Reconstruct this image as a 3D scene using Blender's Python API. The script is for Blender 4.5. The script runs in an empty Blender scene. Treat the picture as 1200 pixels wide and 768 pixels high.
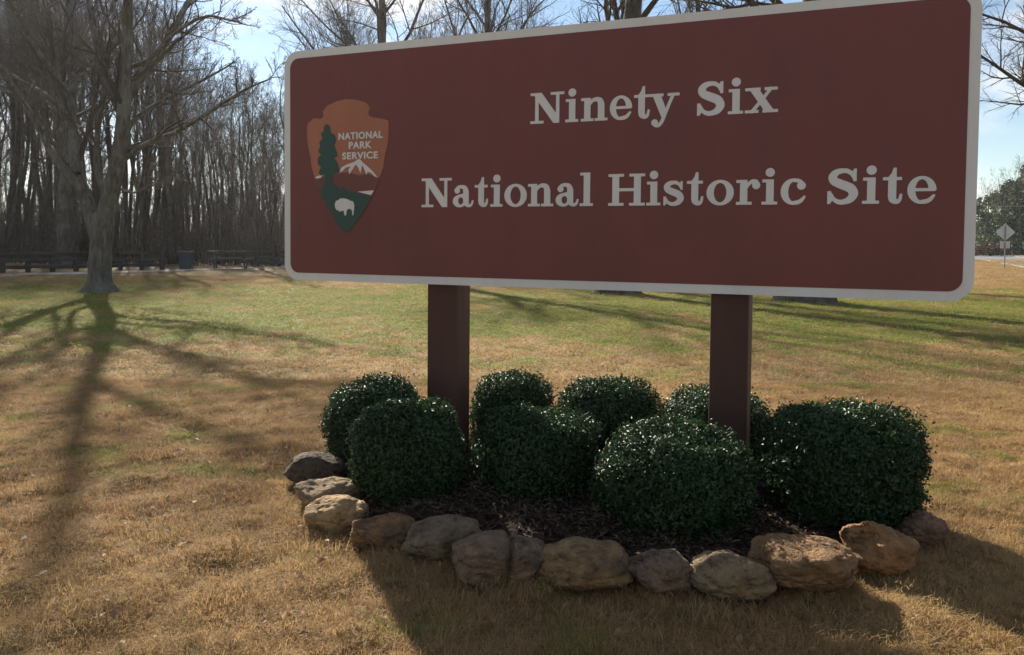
import bpy, bmesh, math, random
import numpy as np
from mathutils import Vector, Matrix, noise as mnoise

SC = bpy.context.scene
COL = SC.collection
R = math.radians

# ------------------------------------------------------------------ camera
EYE = np.array([0.0, 0.0, 1.35])
PITCH, ROLL, FPX = 0.0383862, 0.0087276, 935.0
CX, CY = 600.0, 316.17                      # principal point in the 1200 x 768 photograph
FWD = np.array([0, math.cos(PITCH), -math.sin(PITCH)])
RGT = np.array([1.0, 0, 0]); UPV = np.cross(RGT, FWD)
RGT, UPV = RGT*math.cos(ROLL)+UPV*math.sin(ROLL), -RGT*math.sin(ROLL)+UPV*math.cos(ROLL)
cam_d = bpy.data.cameras.new('camera'); cam = bpy.data.objects.new('camera', cam_d); COL.objects.link(cam)
M = Matrix.Identity(4)
for i in range(3):
    M[i][0], M[i][1], M[i][2], M[i][3] = RGT[i], UPV[i], -FWD[i], EYE[i]
cam.matrix_world = M
cam_d.sensor_fit = 'HORIZONTAL'; cam_d.sensor_width = 36.0; cam_d.lens = FPX/1200*36
cam_d.shift_y = -(384-CY)/1200
cam_d.clip_start = 0.05; cam_d.clip_end = 2000
SC.camera = cam

def ray(x, y): return FWD + RGT*(x-CX)/FPX - UPV*(y-CY)/FPX
def gnd(x, y, z=0.0):
    d = ray(x, y); return EYE + d*((z-EYE[2])/d[2])
def at(x, y, Y):
    d = ray(x, y); return EYE + d*(Y/d[1])

# ------------------------------------------------------------------ sky, sun, exposure
SUN_EL = R(28.5)
sd = ray(185, 277); SUN_AZ = math.atan2(sd[0], sd[1])        # from +Y towards +X
world = bpy.data.worlds.new('World'); SC.world = world; world.use_nodes = True
wt = world.node_tree; wn = wt.nodes; wl = wt.links
bg = wn['Background']; bg.inputs['Strength'].default_value = 0.053
sky = wn.new('ShaderNodeTexSky'); sky.sky_type = 'NISHITA'; sky.sun_disc = False
sky.sun_elevation = SUN_EL; sky.sun_rotation = SUN_AZ; sky.altitude = 150; sky.air_density = 1.0; sky.dust_density = 0.05; sky.ozone_density = 1.2
tc = wn.new('ShaderNodeTexCoord')
mp = wn.new('ShaderNodeMapping'); mp.inputs['Scale'].default_value = (1.6, 1.6, 5.0)
wl.new(tc.outputs['Generated'], mp.inputs['Vector'])
nz = wn.new('ShaderNodeTexNoise'); nz.inputs['Scale'].default_value = 1.9; nz.inputs['Detail'].default_value = 7; nz.inputs['Roughness'].default_value = 0.58
wl.new(mp.outputs[0], nz.inputs['Vector'])
cr = wn.new('ShaderNodeMapRange'); cr.inputs['From Min'].default_value = 0.46; cr.inputs['From Max'].default_value = 0.66
cr.interpolation_type = 'SMOOTHSTEP'
wl.new(nz.outputs['Fac'], cr.inputs['Value'])
mixc = wn.new('ShaderNodeMix'); mixc.data_type = 'RGBA'
mixc.inputs['B'].default_value = (8.0, 8.1, 8.3, 1)
wl.new(cr.outputs[0], mixc.inputs['Factor']); wl.new(sky.outputs[0], mixc.inputs['A'])
wl.new(mixc.outputs['Result'], bg.inputs['Color'])

sun_d = bpy.data.lights.new('sun', 'SUN'); sun_d.energy = 5.0; sun_d.angle = R(0.7); sun_d.color = (1.0, 0.93, 0.80)
sun = bpy.data.objects.new('sun', sun_d); COL.objects.link(sun)
sdir = Vector((math.sin(SUN_AZ)*math.cos(SUN_EL), math.cos(SUN_AZ)*math.cos(SUN_EL), math.sin(SUN_EL)))
sun.rotation_euler = sdir.to_track_quat('Z', 'Y').to_euler(); sun.location = (-15, 25, 25)
vs = SC.view_settings; vs.view_transform = 'Standard'; vs.look = 'None'; vs.gamma = 1.0; vs.use_curve_mapping = False
vs.exposure = 1.3
SC.render.engine = 'CYCLES'
SC.cycles.volume_bounces = 0; SC.cycles.max_bounces = 4; SC.cycles.diffuse_bounces = 2; SC.cycles.transparent_max_bounces = 4; SC.cycles.caustics_reflective = False

# ------------------------------------------------------------------ helpers
def tag(o, label=None, cat=None, group=None, kind=None):
    for k, v in (('label', label), ('category', cat), ('group', group), ('kind', kind)):
        if v: o[k] = v
    return o
def empty(name, loc=(0, 0, 0), rz=0.0):
    o = bpy.data.objects.new(name, None); COL.objects.link(o); o.location = loc; o.rotation_euler = (0, 0, rz)
    o.empty_display_size = 0.2
    return o
def mesh_np(name, V, F, smooth=False):
    V = np.asarray(V, np.float32).reshape(-1, 3); F = np.asarray(F, np.int32); k = F.shape[1]
    me = bpy.data.meshes.new(name); me.vertices.add(len(V)); me.vertices.foreach_set('co', V.ravel())
    me.loops.add(F.size); me.loops.foreach_set('vertex_index', F.ravel())
    me.polygons.add(len(F)); me.polygons.foreach_set('loop_start', np.arange(0, F.size, k, dtype=np.int32))
    if smooth: me.polygons.foreach_set('use_smooth', np.ones(len(F), bool))
    me.update(calc_edges=True); me.validate()
    return me
def obj(name, me, mat=None, parent=None, loc=None):
    o = bpy.data.objects.new(name, me); COL.objects.link(o)
    if mat is not None and not me.materials: me.materials.append(mat)
    if parent is not None: o.parent = parent
    if loc is not None: o.location = loc
    return o
def bm_obj(name, bm, mat, parent=None, smooth=False):
    me = bpy.data.meshes.new(name); bm.to_mesh(me); bm.free()
    if smooth:
        for p in me.polygons: p.use_smooth = True
    return obj(name, me, mat, parent)
def box(bm, c, s, rot=None, bev=0.0):
    g = bmesh.ops.create_cube(bm, size=1.0)['verts']
    bmesh.ops.scale(bm, vec=s, verts=g)
    if bev:
        es = list({e for v in g for e in v.link_edges})
        g = [v for v in bmesh.ops.bevel(bm, geom=es, offset=bev, segments=2, affect='EDGES', profile=0.5)['verts']]
        g = [v for v in bm.verts if v.is_valid and v in set(g)]
    if rot is not None: bmesh.ops.rotate(bm, cent=(0, 0, 0), matrix=rot, verts=g)
    bmesh.ops.translate(bm, vec=c, verts=g)
    return g

# ------------------------------------------------------------------ materials
class NT:
    def __init__(s, name, rough=0.8, spec=0.3):
        s.m = bpy.data.materials.new(name); s.m.use_nodes = True; s.n = s.m.node_tree.nodes; s.l = s.m.node_tree.links
        s.b = s.n['Principled BSDF']; s.b.inputs['Roughness'].default_value = rough; s.b.inputs['Specular IOR Level'].default_value = spec
    def pos(s):
        return s.n.new('ShaderNodeNewGeometry').outputs['Position']
    def co(s): return s.n.new('ShaderNodeTexCoord').outputs['Object']
    def map(s, v, scale):
        m = s.n.new('ShaderNodeMapping'); m.inputs['Scale'].default_value = scale; s.l.new(v, m.inputs['Vector']); return m.outputs[0]
    def noise(s, v, scale, detail=4, rough=0.55):
        t = s.n.new('ShaderNodeTexNoise'); t.inputs['Scale'].default_value = scale; t.inputs['Detail'].default_value = detail
        t.inputs['Roughness'].default_value = rough; s.l.new(v, t.inputs['Vector']); return t.outputs['Fac']
    def ramp(s, f, stops):
        r = s.n.new('ShaderNodeValToRGB'); e = r.color_ramp.elements
        while len(e) < len(stops): e.new(0.5)
        for el, (p, c) in zip(e, stops): el.position = p; el.color = (*c, 1)
        s.l.new(f, r.inputs[0]); return r.outputs[0]
    def rng(s, f, a, b, c=0.0, d=1.0):
        r = s.n.new('ShaderNodeMapRange'); s.l.new(f, r.inputs['Value'])
        for k, v in zip(('From Min', 'From Max', 'To Min', 'To Max'), (a, b, c, d)): r.inputs[k].default_value = v
        return r.outputs[0]
    def mix(s, f, a, b, mode='MIX'):
        m = s.n.new('ShaderNodeMix'); m.data_type = 'RGBA'; m.blend_type = mode
        for k, v in (('Factor', f), ('A', a), ('B', b)):
            if isinstance(v, (int, float)): m.inputs[k].default_value = v
            elif isinstance(v, tuple): m.inputs[k].default_value = (*v, 1)
            else: s.l.new(v, m.inputs[k])
        return m.outputs['Result']
    def math(s, op, a, b):
        m = s.n.new('ShaderNodeMath'); m.operation = op
        for i, v in enumerate((a, b)):
            if isinstance(v, (int, float)): m.inputs[i].default_value = v
            else: s.l.new(v, m.inputs[i])
        return m.outputs[0]
    def color(s, c):
        if isinstance(c, tuple): s.b.inputs['Base Color'].default_value = (*c, 1)
        else: s.l.new(c, s.b.inputs['Base Color'])
    def bump(s, h, strength=0.4, dist=0.02):
        b = s.n.new('ShaderNodeBump'); b.inputs['Strength'].default_value = strength; b.inputs['Distance'].default_value = dist
        s.l.new(h, b.inputs['Height']); s.l.new(b.outputs[0], s.b.inputs['Normal'])

def grass_color(t, shade=1.0):
    """straw and green patches that stay put in the world"""
    p = t.pos(); sx = t.n.new('ShaderNodeSeparateXYZ'); t.l.new(p, sx.inputs[0])
    n1 = t.noise(p, 0.55, 3, 0.6); n2 = t.noise(t.map(p, (1.7, 2.5, 1)), 1.0, 5, 0.65); n3 = t.noise(p, 14.0, 3, 0.6); n4 = t.noise(t.map(p, (1, 1, 0.2)), 60.0, 2, 0.6)
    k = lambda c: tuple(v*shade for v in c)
    dry = t.mix(t.rng(n2, .33, .66), k((.415, .242, .097)), k((.510, .345, .153)))
    dry = t.mix(t.rng(n1, .40, .62), dry, k((.365, .212, .095)))
    dry = t.mix(t.rng(n4, .40, .75, 0, .75), dry, k((.570, .415, .205)))
    dry = t.mix(t.rng(n3, .50, .75, 0, .65), dry, k((.150, .095, .045)))
    n5 = t.noise(t.map(p, (4.2, 7.0, 1)), 1.0, 3, .6); dry = t.mix(t.rng(n5, .56, .72, 0, .55), dry, k((.135, .100, .050)))
    band = t.math('MULTIPLY', t.rng(sx.outputs['Y'], 7.0, 12.5), t.rng(sx.outputs['Y'], 27.0, 18.0))
    gmask = t.math('ADD', t.math('ADD', t.math('MULTIPLY', band, .155), t.math('MULTIPLY', n2, .62)), t.math('MULTIPLY', n1, .45))
    grn = t.mix(t.rng(n3, .3, .7), k((.150, .190, .030)), k((.300, .320, .060)))
    return t.mix(t.rng(gmask, .575, .68, 0, .92), dry, grn), n3

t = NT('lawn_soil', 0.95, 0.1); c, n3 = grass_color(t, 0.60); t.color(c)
t.bump(t.noise(t.pos(), 45, 5, 0.7), 0.9, 0.03); M_LAWN = t.m
t = NT('grass_blade', 0.7, 0.25); c, n3 = grass_color(t, 1.0)
rnd = t.n.new('ShaderNodeObjectInfo').outputs['Random']
c = t.mix(t.rng(rnd, 0, 1, 0, .30), c, (.25, .155, .07)); t.color(c)
t.b.inputs['Subsurface Weight'].default_value = 0.0
tr = t.n.new('ShaderNodeBsdfTranslucent'); t.l.new(c, tr.inputs[0]); mx = t.n.new('ShaderNodeMixShader'); mx.inputs[0].default_value = 0.42
out = t.n['Material Output']; t.l.new(t.b.outputs[0], mx.inputs[1]); t.l.new(tr.outputs[0], mx.inputs[2]); t.l.new(mx.outputs[0], out.inputs[0]); M_GRASS = t.m

def leaf_mat(name, c1, c2, rough, spec, trans=0.25):
    t = NT(name, rough, spec); p = t.pos(); n = t.noise(p, 35, 2); n2 = t.noise(p, 4, 2)
    c = t.mix(t.rng(n, .35, .65), c1, c2); c = t.mix(t.rng(n2, .45, .8, 0, .5), c, tuple(v*1.5 for v in c2)); t.color(c)
    tr = t.n.new('ShaderNodeBsdfTranslucent'); t.l.new(c, tr.inputs[0]); mx = t.n.new('ShaderNodeMixShader'); mx.inputs[0].default_value = trans
    t.l.new(t.b.outputs[0], mx.inputs[1]); t.l.new(tr.outputs[0], mx.inputs[2]); t.l.new(mx.outputs[0], t.n['Material Output'].inputs[0])
    return t.m
M_HOLLY = leaf_mat('holly_leaf', (.014, .033, .011), (.032, .064, .018), 0.52, 0.34, 0.22)
M_PINE = leaf_mat('pine_needles', (.045, .075, .030), (.085, .115, .045), 0.6, 0.3, 0.2)
M_DRYLEAF = leaf_mat('dry_leaf', (.20, .11, .055), (.30, .18, .09), 0.7, 0.3, 0.3)

def flat(name, c, rough=0.6, spec=0.3, var=0.15, scale=6.0):
    t = NT(name, rough, spec); n = t.noise(t.pos(), scale, 5, 0.6)
    t.color(t.mix(t.rng(n, .3, .7), tuple(v*(1-var) for v in c), tuple(min(1, v*(1+var)) for v in c))); return t.m
def bark(name, a, b, c, sc=1.0):
    t = NT(name, 0.9, 0.15); p = t.map(t.co(), (9*sc, 9*sc, 2.2*sc)); n = t.noise(p, 1.6, 6, 0.65); n2 = t.noise(t.co(), 1.3*sc, 3)
    col = t.ramp(n, [(.30, a), (.55, b), (.75, c)]); col = t.mix(t.rng(n2, .5, .72, 0, .5), col, (.20, .20, .17)); t.color(col)
    t.bump(n, 0.8, 0.04); return t.m
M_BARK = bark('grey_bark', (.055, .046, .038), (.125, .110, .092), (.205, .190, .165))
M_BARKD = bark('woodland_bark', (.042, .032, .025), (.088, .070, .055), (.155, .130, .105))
t = NT('twig_bark', 0.9, 0.15); n = t.noise(t.co(), 0.9, 3); t.color(t.mix(t.rng(n, .35, .65), (.060, .044, .034), (.110, .083, .062))); M_TWIG = t.m

# ------------------------------------------------------------------ ground
_hr = np.random.default_rng(42); HUM = [(2*math.pi/l_*math.cos(a_), 2*math.pi/l_*math.sin(a_), p_) for l_, a_, p_ in zip(_hr.uniform(.16, .5, 12), _hr.uniform(0, math.pi, 12), _hr.uniform(0, 6.28, 12))]
def gz(x, y):
    x = np.asarray(x, float); y = np.asarray(y, float)
    z = 0.010*np.sin(1.7*x+.3)*np.sin(1.3*y+1.1)+0.006*np.sin(4.1*x+2.3*y)+0.004*np.sin(9.3*x-3.7*y+.7)+0.003*np.sin(7.1*y+13.3*x)
    d = np.hypot(x, y)
    z = z+.0042*np.clip((11-d)/4, 0, 1)*sum(np.sin(a_*x+b_*y+p_) for a_, b_, p_ in HUM)
    z = z+np.clip((d-24)/60, 0, 1)*(0.10*np.sin(.11*x+.5)*np.sin(.09*y))
    return z
xs = np.concatenate([np.linspace(-260, -40, 24)[:-1], np.linspace(-40, -8, 60)[:-1], np.linspace(-8, 8, 200)[:-1], np.linspace(8, 60, 80)[:-1], np.linspace(60, 260, 18)])
ys = np.concatenate([np.linspace(-120, -4, 16)[:-1], np.linspace(-4, 12, 220)[:-1], np.linspace(12, 60, 110)[:-1], np.linspace(60, 300, 24)])
X, Y = np.meshgrid(xs, ys, indexing='ij')
V = np.stack([X, Y, gz(X, Y)], -1).reshape(-1, 3)
ii, jj = np.meshgrid(np.arange(len(xs)-1), np.arange(len(ys)-1), indexing='ij')
a = (ii*len(ys)+jj).ravel(); F = np.stack([a, a+len(ys), a+len(ys)+1, a+1], -1)
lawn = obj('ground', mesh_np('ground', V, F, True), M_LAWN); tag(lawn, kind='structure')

hz = NT('air'); hz.n.remove(hz.b); pv = hz.n.new('ShaderNodeVolumePrincipled'); pv.inputs['Color'].default_value = (.86, .90, .96, 1); pv.inputs['Density'].default_value = 0.0003; pv.inputs['Anisotropy'].default_value = 0.55
hz.l.new(pv.outputs[0], hz.n['Material Output'].inputs['Volume'])
bm = bmesh.new(); box(bm, (0, 90, 13), (540, 440, 28)); haze = bm_obj('haze', bm, hz.m); tag(haze, 'thin sunlit haze in the air', 'haze', kind='stuff')

def strip(name, pts_a, pts_b, mat, z=0.006, n=60):
    pa = np.array(pts_a, float); pb = np.array(pts_b, float)
    def rs(p):
        s = np.linspace(0, len(p)-1, n); i = np.minimum(s.astype(int), len(p)-2); f = (s-i)[:, None]; return p[i]*(1-f)+p[i+1]*f
    A, B = rs(pa), rs(pb); k = 4; W = np.linspace(0, 1, k)[None, :, None]
    G = A[:, None]*(1-W)+B[:, None]*W
    Vv = np.concatenate([G, gz(G[..., 0], G[..., 1])[..., None]+z], -1).reshape(-1, 3)
    i, j = np.meshgrid(np.arange(n-1), np.arange(k-1), indexing='ij'); a = (i*k+j).ravel()
    o = obj(name, mesh_np(name, Vv, np.stack([a, a+1, a+k+1, a+k], -1), True), mat); tag(o, kind='structure'); return o
t = NT('woodland_litter', 0.95, 0.1); n = t.noise(t.pos(), 3, 6, .7); t.color(t.ramp(n, [(.3, (.060, .038, .024)), (.55, (.115, .072, .044)), (.75, (.18, .115, .07))])); t.bump(t.noise(t.pos(), 12, 5), .8, .05); M_LITTER = t.m
M_PATH = flat('pale_gravel', (.36, .33, .28), 0.95, 0.1, .15, 3)
M_ROAD = flat('worn_asphalt', (.17, .17, .17), 0.9, 0.2, .12, 2)
M_LINE = flat('road_paint', (.70, .70, .68), 0.7, 0.3, .08, 5)
strip('woodland_floor', [(-70, 30.0), (-20.5, 30.2), (-11.5, 38.2), (3, 47), (34, 82), (70, 110)], [(-120, 130), (-60, 140), (-20, 150), (10, 150), (30, 160), (60, 180)], M_LITTER, 0.008)
strip('path', [gnd(-700, 331)[:2], gnd(0, 324.5)[:2], gnd(180, 319)[:2], gnd(335, 314.2)[:2], (2, 41), (16, 50)], [gnd(-700, 327)[:2], gnd(0, 321.5)[:2], gnd(180, 316.7)[:2], gnd(335, 312.6)[:2], (1.5, 44.2), (15, 53)], M_PATH, 0.016)
rd = np.array([.41, .91]); rd /= np.linalg.norm(rd); rn = np.array([rd[1], -rd[0]]); r0 = gnd(1200, 315.4)[:2]
strip('road', [r0-rd*60, r0+rd*120], [r0-rd*60+rn*6.2, r0+rd*120+rn*6.2], M_ROAD, 0.020, 120)
for off, nm in ((0.25, 'edge_line'), (5.9, 'edge_line')):
    strip(nm, [r0-rd*60+rn*off, r0+rd*120+rn*off], [r0-rd*60+rn*(off+.14), r0+rd*120+rn*(off+.14)], M_LINE, 0.026, 120)
strip('verge', [r0-rd*60+rn*6.4, r0+rd*120+rn*6.4], [r0-rd*60+rn*9.5, r0+rd*120+rn*9.5], flat('dry_verge', (.34, .26, .13), .95, .1, .3, .8), 0.012, 90)

# mulch bed: closed outline round the shrubs
ROCKPX = [(358, 575), (377, 603), (385, 628), (442, 649), (513, 662), (583, 692), (686, 699), (775, 702), (863, 710), (957, 705), (1045, 680), (1089, 644)]
bed = [gnd(*p)[:2]+np.array([0, .10]) for p in ROCKPX]+[np.array(p) for p in ((2.06, 3.9), (2.1, 4.4), (1.85, 4.9), (1.2, 5.25), (.3, 5.5), (-.5, 5.45), (-1.05, 5.1), (-1.2, 4.65))]
bed = np.array(bed)
def in_bed(px, py, poly=bed):
    ins = np.zeros(np.shape(px), bool); n = len(poly)
    for i in range(n):
        (x1, y1), (x2, y2) = poly[i], poly[(i+1) % n]
        c = ((y1 > py) != (y2 > py)) & (px < (x2-x1)*(py-y1)/(y2-y1+1e-12)+x1); ins ^= c
    return ins
cb = bed.mean(0); rings = 14; nb = len(bed)*6
ang = np.linspace(0, len(bed), nb, endpoint=False); i0 = ang.astype(int); fr = (ang-i0)[:, None]
edge = bed[i0]*(1-fr)+bed[(i0+1) % len(bed)]*fr
def bed_z(x, y, s): return gz(x, y)+.012+.075*(1-s**2)+.008*np.sin(23*x)*np.sin(19*y+1)
Vb = [(cb[0], cb[1], bed_z(cb[0], cb[1], 0.0))]
for r in range(1, rings+1):
    s = r/rings
    for e in edge:
        q = cb+(e-cb)*s; Vb.append((q[0], q[1], float(bed_z(q[0], q[1], s))-(0.02 if r == rings else 0)))
Fb = []
for r in range(rings):
    for k in range(nb):
        k2 = (k+1) % nb
        if r == 0: Fb.append((0, 1+k, 1+k2, 1+k2))
        else: Fb.append((1+(r-1)*nb+k, 1+r*nb+k, 1+r*nb+k2, 1+(r-1)*nb+k2))
me = bpy.data.meshes.new('mulch_bed'); me.from_pydata(Vb, [], [f[:3] if f[2] == f[3] else f for f in Fb]); me.update()
for p in me.polygons: p.use_smooth = True
t = NT('bark_mulch', 0.95, 0.1); n = t.noise(t.pos(), 30, 6, .7); t.color(t.ramp(n, [(.3, (.022, .014, .011)), (.55, (.055, .034, .024)), (.78, (.12, .078, .05))])); t.bump(n, 1.0, .03); M_MULCH = t.m
tag(obj('mulch_bed', me, M_MULCH), kind='structure')

# ------------------------------------------------------------------ tubes and trees
def tubes(P, Rd, n, cap=False):
    """P [B,k,3] centre lines, Rd [B,k] radii -> vertices, quads"""
    B, k, _ = P.shape
    T = np.gradient(P, axis=1); T /= np.linalg.norm(T, axis=2, keepdims=True)+1e-9
    ref = np.where(np.abs(T[:, :1, 2:3]) > .9, np.array([1.0, 0, 0]), np.array([0, 0, 1.0])); ref = np.broadcast_to(ref, T.shape)
    A = np.cross(T, ref); A /= np.linalg.norm(A, axis=2, keepdims=True)+1e-9; Bn = np.cross(T, A)
    th = np.arange(n)*2*np.pi/n
    V = P[:, :, None]+Rd[:, :, None, None]*(np.cos(th)[None, None, :, None]*A[:, :, None]+np.sin(th)[None, None, :, None]*Bn[:, :, None])
    b, i, j = np.meshgrid(np.arange(B), np.arange(k-1), np.arange(n), indexing='ij'); base = b*k*n
    F = np.stack([base+i*n+j, base+i*n+(j+1) % n, base+(i+1)*n+(j+1) % n, base+(i+1)*n+j], -1).reshape(-1, 4)
    return V.reshape(-1, 3), F
def join(parts):
    Vs, Fs, o = [], [], 0
    for V, F in parts: Vs.append(V); Fs.append(F+o); o += len(V)
    return np.concatenate(Vs), np.concatenate(Fs)
def grow(rng, P, Rd, nc, k, ang, lf, t0, t1, up, wob, rf, minr=.004, taper=.25):
    B, kp, _ = P.shape
    T = rng.uniform(t0, t1, (B, nc)); 
    if nc > 2: T = np.sort((np.arange(nc)[None]+rng.uniform(0, 1, (B, nc)))/nc*(t1-t0)+t0, 1)
    s = T*(kp-1); i = np.minimum(s.astype(int), kp-2); f = (s-i)[..., None]; bi = np.arange(B)[:, None]
    st = P[bi, i]*(1-f)+P[bi, i+1]*f; tg = P[bi, i+1]-P[bi, i]; tg /= np.linalg.norm(tg, axis=-1, keepdims=True)+1e-9
    rr = Rd[bi, i]*(1-f[..., 0])+Rd[bi, i+1]*f[..., 0]
    L = np.linalg.norm(np.diff(P, axis=1), axis=2).sum(1)[:, None]
    az = np.arange(nc)[None]*2.4+rng.uniform(0, 6.28, (B, 1))+rng.normal(0, .5, (B, nc))
    ref = np.where(np.abs(tg[..., 2:3]) > .9, np.array([1.0, 0, 0]), np.array([0, 0, 1.0])); A = np.cross(tg, ref); A /= np.linalg.norm(A, axis=-1, keepdims=True)+1e-9; Bn = np.cross(tg, A)
    perp = np.cos(az)[..., None]*A+np.sin(az)[..., None]*Bn
    an = rng.normal(ang, .16, (B, nc))[..., None]
    d = tg*np.cos(an)+perp*np.sin(an); d[..., 2] += up; d /= np.linalg.norm(d, axis=-1, keepdims=True)
    ln = L*lf*(1.08-.72*(T-t0)/(t1-t0+1e-6))*rng.uniform(.65, 1.3, (B, nc))
    n = B*nc; d = d.reshape(n, 3); st = st.reshape(n, 3); ln = ln.reshape(n); r0 = np.minimum(rr.reshape(n)*.82, np.maximum(rr.reshape(n)*rf, minr))
    pts = [st]; cur = st; dd = d
    for q in range(k-1):
        dd = dd+rng.normal(0, wob, (n, 3)); dd[:, 2] += up*.45; dd /= np.linalg.norm(dd, axis=1, keepdims=True)
        cur = cur+dd*(ln/(k-1))[:, None]; pts.append(cur)
    P2 = np.stack(pts, 1); R2 = np.maximum(r0[:, None]*np.linspace(1, taper, k)[None], minr*.55)
    return P2, R2
def resample(pts, rad, k):
    pts = np.array(pts, float); rad = np.array(rad, float)
    # Catmull-Rom
    n = len(pts); out = []; ro = []
    for s in np.linspace(0, n-1, k):
        i = min(int(s), n-2); f = s-i; p0, p1, p2, p3 = pts[max(i-1, 0)], pts[i], pts[i+1], pts[min(i+2, n-1)]
        out.append(.5*((2*p1)+(-p0+p2)*f+(2*p0-5*p1+4*p2-p3)*f*f+(-p0+3*p1-3*p2+p3)*f**3)); ro.append(rad[i]*(1-f)+rad[i+1]*f)
    return np.array(out), np.array(ro)
def gnarl(V, rng, amp, flare=0.0, zf=0.5, base=0.0, ctr=None):
    o = rng.uniform(0, 9, 3)
    for v in V:
        nv = mnoise.noise_vector(Vector(v*2.2+o)); v += np.array(nv)*amp
    if flare and ctr is not None:
        d = V[:, :2]-ctr; a = np.arctan2(d[:, 1], d[:, 0]); w = np.clip(1-(V[:, 2]-base)/zf, 0, 1)**2
        V[:, :2] += d*(w*flare*(1+.55*np.sin(a*5+o[0])))[:, None]
    return V

def generic_tree(seed, h, r, clear, spread, limbs=11, dens=(7, 6, 5), lean=.05, minr=.007, up=.22, k0=11):
    """bare broadleaf tree -> (trunk mesh data, limb data, twig data), base at the origin"""
    rng = np.random.default_rng(seed); z = np.linspace(0, 1, 7)
    dx = np.cumsum(rng.normal(0, lean, (7, 2)), 0)*h/7; dx -= dx[0]
    P, Rd = resample(np.column_stack([dx[:, 0], dx[:, 1], z*h*.93]), r*np.array([1.15, .93, .84, .70, .5, .28, .08]), k0)
    P = P[None]; Rd = Rd[None]
    tv, tf = tubes(P, Rd, 9); tv = gnarl(tv, rng, r*.12, .55, h*.05, 0.0, np.zeros(2))
    P1, R1 = grow(rng, P, Rd, limbs, 7, spread, .40, clear, .97, up, .13, .37, minr*2)
    P2, R2 = grow(rng, P1, R1, dens[0], 5, .72, .46, .18, .98, up*.6, .16, .55, minr*1.4)
    P3, R3 = grow(rng, P2, R2, dens[1], 4, .70, .50, .15, 1.0, up*.5, .2, .6, minr)
    parts = [tubes(P1, R1, 6), tubes(P2, R2, 4), tubes(P3, R3, 3)]
    if dens[2]:
        P4, R4 = grow(rng, P3, R3, dens[2], 3, .65, .55, .15, 1.0, up*.3, .22, .7, minr*.8); parts.append(tubes(P4, R4, 3))
    return (tv, tf), join(parts)

# woodland variants
VAR = []
specs = [(11, 14.5, .12, .34, .70, 12), (12, 15.5, .15, .44, .62, 12), (13, 13.0, .085, .30, .62, 11), (14, 16.0, .20, .40, .75, 13), (15, 12.0, .07, .28, .60, 10), (16, 14.0, .10, .50, .65, 11)]
for s, h, r, cl, sp, lb in specs:
    a, b = generic_tree(s, h, r, cl, sp, lb+1, (6, 6, 4), .09, .008)
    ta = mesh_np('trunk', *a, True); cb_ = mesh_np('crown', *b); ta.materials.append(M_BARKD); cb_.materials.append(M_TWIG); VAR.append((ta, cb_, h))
LOW = []
for s, h, r, cl, sp, lb in [(21, 6.5, .07, .12, .62, 12), (22, 7.5, .08, .15, .7, 12), (23, 5.5, .06, .10, .75, 12)]:
    a, b = generic_tree(s, h, r, cl, sp, lb, (7, 6, 5), .09, .010, .28)
    ta = mesh_np('trunk', *a, True); cb_ = mesh_np('crown', *b); ta.materials.append(M_BARKD); cb_.materials.append(M_TWIG); LOW.append((ta, cb_, h))

def place_tree(name, var, x, y, sc, rz, label, group, cat='tree', tilt=0.0):
    e = empty(name, (x, y, float(gz(x, y))-.06), rz); e.scale = (sc, sc, sc); e.rotation_euler.x = tilt
    obj('trunk', var[0], None, e); obj('crown', var[1], None, e); tag(e, label, cat, group); return e

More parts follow.
